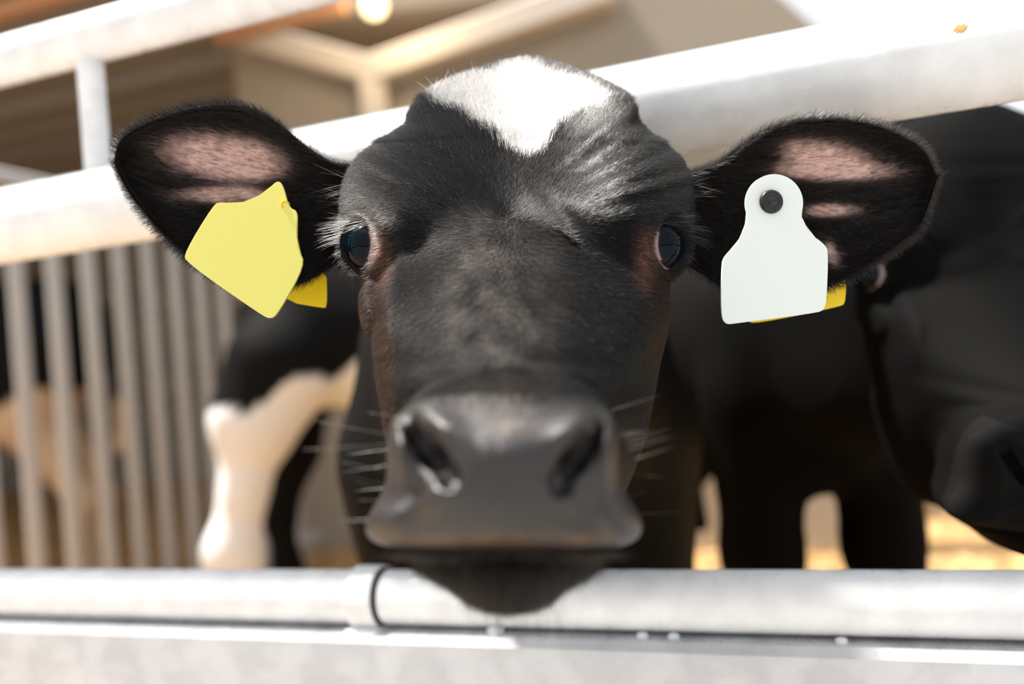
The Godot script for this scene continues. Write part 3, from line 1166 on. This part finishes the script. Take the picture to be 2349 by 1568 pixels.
func barn() -> void:
	var straw := mat(Color.WHITE, .9)
	straw.albedo_texture = noise_tex(.02, Color(.60, .44, .26), Color(.92, .75, .51), 21, 512, .25, .75)
	straw.uv1_triplanar = true
	straw.uv1_scale = Vector3.ONE * .9
	straw.heightmap_enabled = true
	straw.heightmap_texture = bump_tex(.05, 4)
	straw.heightmap_scale = 2.0
	tag(put("floor", box(Vector3(0, -.1, -7.3), Vector3(14, 0, 0), Vector3(0, .1, 0), Vector3(0, 0, 6.5), .005), straw), "", "", "", "structure")
	var concrete := mat(Color.WHITE, .85)
	concrete.albedo_texture = noise_tex(.015, Color(.52, .52, .51), Color(.66, .65, .63), 41)
	concrete.uv1_triplanar = true
	tag(put("floor", box(Vector3(0, -.1, 4.2), Vector3(14, 0, 0), Vector3(0, .1, 0), Vector3(0, 0, 5.0), .005), concrete), "", "", "", "structure")
	# loose straw on it
	var h := Hairs.new()
	for k in 9000:
		var z := -rng.randf_range(2.2, 8.5)
		var x := rng.randf_range(-.62, .62) * -z
		var a := rng.randf() * TAU
		var c := Color(.42, .26, .10).lerp(Color(.85, .62, .33), rng.randf())
		h.add(Vector3(x, .004 + rng.randf() * .03, z), Vector3(cos(a), rng.randf_range(-.05, .3), sin(a)), Vector3.UP, rng.randf_range(.08, .25), .006, c)
	tag(hairs_node("straw_bedding", h, M.hair, self), "loose golden straw scattered over the pen floor", "straw")
	var taupe := mat(Color(.62, .58, .52), .8)
	var grey := mat(Color(.62, .60, .56), .85)
	grey.albedo_texture = noise_tex(.02, Color(.8, .8, .8), Color.WHITE, 31)
	grey.uv1_triplanar = true
	grey.uv1_scale = Vector3.ONE * .5
	var beige := mat(Color(.82, .78, .73), .6)
	var brown := mat(Color(.64, .61, .58), .8)
	var orange := mat(Color(.80, .60, .45), .7)
	# back wall, of vertical boards as far as they can be told apart
	tag(put("wall_back", box(Vector3(-3.5, 1.2, -9.2), Vector3(6.5, 0, 0), Vector3(0, 1.2, 0), Vector3(0, 0, .1), .01), grey), "", "", "", "structure")
	tag(put("wall_left", box(Vector3(-8.2, 1.2, -5.5), Vector3(.1, 0, 0), Vector3(0, 1.2, 0), Vector3(0, 0, 3.8), .01), grey), "", "", "", "structure")
	# roof over the left pens, with purlins that run like the fence
	var roof := put("ceiling", box(Vector3(-3.7, 2.55, -7.05), Vector3(4.9, 0, 0), Vector3(0, .06, 0), Vector3(0, 0, 2.45), .01), brown)
	tag(roof, "", "", "", "structure")
	put("canopy", box(Vector3(-4.8, 2.55, -3.95), Vector3(3.8, 0, 0), Vector3(0, .06, 0), Vector3(0, 0, .66), .01), brown, roof)
	put("gutter", box(w(20, 22, 3.9), along * .9, Vector3.UP * .03, across * .03, .006), orange, roof)
	for k in 9:
		var c := Vector3(-3.4, 2.44, -5.0 - k * .40)
		put("purlin", box(c, along * 2.6, Vector3.UP * .05, across * .06, .006), [brown, taupe][k % 2], roof)
	# the clad booth behind: panels under pale steel beams that meet at a post
	var t := base("booth", w(855, 150, 4.6) * Vector3(1, 0, 1))
	tag(t, "taupe clad booth with pale steel beams and corner post behind the calves", "booth")
	var o := t.position
	var post := w(855, 165, 4.6) - o
	put("post", box(Vector3(post.x, post.y * .5, post.z), Vector3(.062, 0, 0), Vector3.UP * post.y * .5, Vector3(0, 0, .062), .01), beige, t)
	var ra := w(1400, -25, 4.0) - o
	var rb := w(520, 70, 4.7) - o
	for e in [[ra, .062], [rb, .06]]:
		var d: Vector3 = e[0] - post
		var l := d.length() * .5
		d = d.normalized()
		var n := d.cross(Vector3.UP).normalized()
		put("beam", box(post + d * l, d * l, n.cross(d).normalized() * e[1], n * .06, .01), beige, t)
	var d := (ra - post)
	d.y = 0
	d = d.normalized()
	var poly := PackedVector2Array([Vector2(0, -post.y), Vector2(0, 0)])
	var X := func(px: float, py: float) -> Vector2:
		var n := d.cross(Vector3.UP)
		var ray := w(px, py, 1.0) - CT.origin
		var q: Vector3 = CT.origin + ray * ((o + post - CT.origin).dot(n) / ray.dot(n)) - o - post
		return Vector2(q.dot(d), q.y)
	poly.append(X.call(1400, -30))
	poly.append(X.call(1640, -140))
	poly.append(X.call(1870, 60))
	var e: Vector2 = X.call(1990, 160)
	poly.append(e)
	poly.append(Vector2(e.x, -post.y))
	var n := d.cross(Vector3.UP)
	if n.z < 0: n = -n
	put("side_panel", plate(poly, post - n * .08, d, Vector3.UP, n, .05, .004), taupe, t)
	d = rb - post
	var rise := d.y
	d.y = 0
	var run := d.length()
	d = d.normalized()
	n = d.cross(Vector3.UP)
	if n.z < 0: n = -n
	put("front_panel", plate(PackedVector2Array([Vector2(0, -post.y), Vector2(run, -post.y), Vector2(run, rise), Vector2(0, 0)]), post - n * .08, d, Vector3.UP, n, .05, .004), taupe, t)
	# an orange beam above, and the lamp that hangs from the roof
	var q := w(640, 40, 4.4)
	var ob := put("timber_beam", box(q, (w(790, -5, 4.3) - w(490, 75, 4.5)) * .5, Vector3.UP * .045, Vector3(0, 0, .05), .008), orange)
	tag(ob, "orange timber beam just under the roof beside the glowing lamp", "beam")
	q = w(858, 14, 4.2)
	t = base("pendant_lamp", q)
	tag(t, "round glowing lamp hanging under the roof near the top edge", "lamp")
	var glow := mat(Color(1, .95, .85), .4)
	glow.emission_enabled = true
	glow.emission = Color(1.0, .88, .66)
	glow.emission_energy_multiplier = 3.0
	var sp := SphereMesh.new()
	sp.radius = .05
	sp.height = .10
	put("bulb", sp, glow, t)
	put("holder", dome(Vector3(0, .042, 0), Vector3.UP, .038, [[0, 0], [1, 0], [1, .6], [.5, 1.0], [0, 1.1]]), beige, t)
	put("cable", pipe([Vector3(0, .08, 0), Vector3(0, .2, 0)], [.006, .006], 10), brown, t)
	var li := OmniLight3D.new()
	li.name = "lamp_light"
	li.light_color = Color(1.0, .88, .66)
	li.light_energy = .12
	li.light_size = .06
	li.omni_range = 20.0
	li.omni_attenuation = 2.0
	li.shadow_enabled = true
	li.position = Vector3(0, 0, .0)
	t.add_child(li)

func partition() -> void:
	var pale := mat(Color(.70, .69, .68), .6)
	var a := w(50, 800, 2.75)
	var b := w(567, 800, 3.9)
	a.y = 0
	b.y = 0
	var dir := (b - a).normalized()
	var sp := (b - a).length() / 8.0
	var t := base("pen_partition", a)
	tag(t, "pale pen partition of close upright bars at the left", "partition")
	var high := w(60, 408, 2.75).y
	for k in range(-3, 11):
		var p := dir * sp * k
		put("bar", pipe([p, p + Vector3.UP * high], [.0225, .0225], 16), pale, t)
	for y in [high, .12]:
		put("rail", pipe([dir * sp * -5 + Vector3.UP * y, dir * sp * 11 + Vector3.UP * y], [.026, .026], 20), pale, t)

# ------------------------------------------------------------------ the place
func _ready() -> void:
	rng.seed = 7
	mottled = noise(.02, 4, 3)
	# camera
	var cam := Camera3D.new()
	cam.name = "camera"
	cam.fov = rad_to_deg(2.0 * atan(784.0 / F))
	cam.near = .05
	cam.far = 200.0
	cam.transform = Transform3D(Basis(Vector3.RIGHT, deg_to_rad(1.2)) * Basis(Vector3.BACK, deg_to_rad(-4.86)), Vector3(0, .8, 0))
	var lens := CameraAttributesPhysical.new()
	lens.frustum_focal_length = 34.96
	lens.frustum_focus_distance = .668
	lens.frustum_near = .05
	lens.frustum_far = 200.0
	lens.exposure_aperture = 2.4
	cam.attributes = lens
	add_child(cam)
	CT = cam.transform
	# sky, sun, exposure
	var env := Environment.new()
	env.background_mode = Environment.BG_SKY
	var sky := Sky.new()
	var sm := ProceduralSkyMaterial.new()
	sm.sky_top_color = Color(.95, .975, 1.0)
	sm.sky_horizon_color = Color(1.0, .99, .97)
	sm.ground_bottom_color = Color(.36, .35, .34)
	sm.ground_horizon_color = Color(.45, .44, .43)
	sky.sky_material = sm
	env.sky = sky
	env.background_energy_multiplier = .86
	env.tonemap_mode = Environment.TONE_MAPPER_LINEAR
	env.tonemap_exposure = 1.3
	env.sdfgi_enabled = true
	env.ssao_enabled = true
	env.ssil_enabled = true
	var we := WorldEnvironment.new()
	we.name = "world"
	we.environment = env
	add_child(we)
	var sun := DirectionalLight3D.new()
	sun.name = "sun"
	sun.light_color = Color(1.0, .975, .945)
	sun.light_energy = 3.1
	sun.light_angular_distance = 5.0
	sun.shadow_enabled = true
	sun.sky_mode = DirectionalLight3D.SKY_MODE_LIGHT_ONLY
	sun.look_at_from_position(Vector3(-.42, .88, -.15), Vector3.ZERO)
	add_child(sun)
	along = CT.basis * Vector3(-2.419, -.227, -1)
	fence()
	calves()
	other_calves()
	ear_tags()
	partition()
	barn()
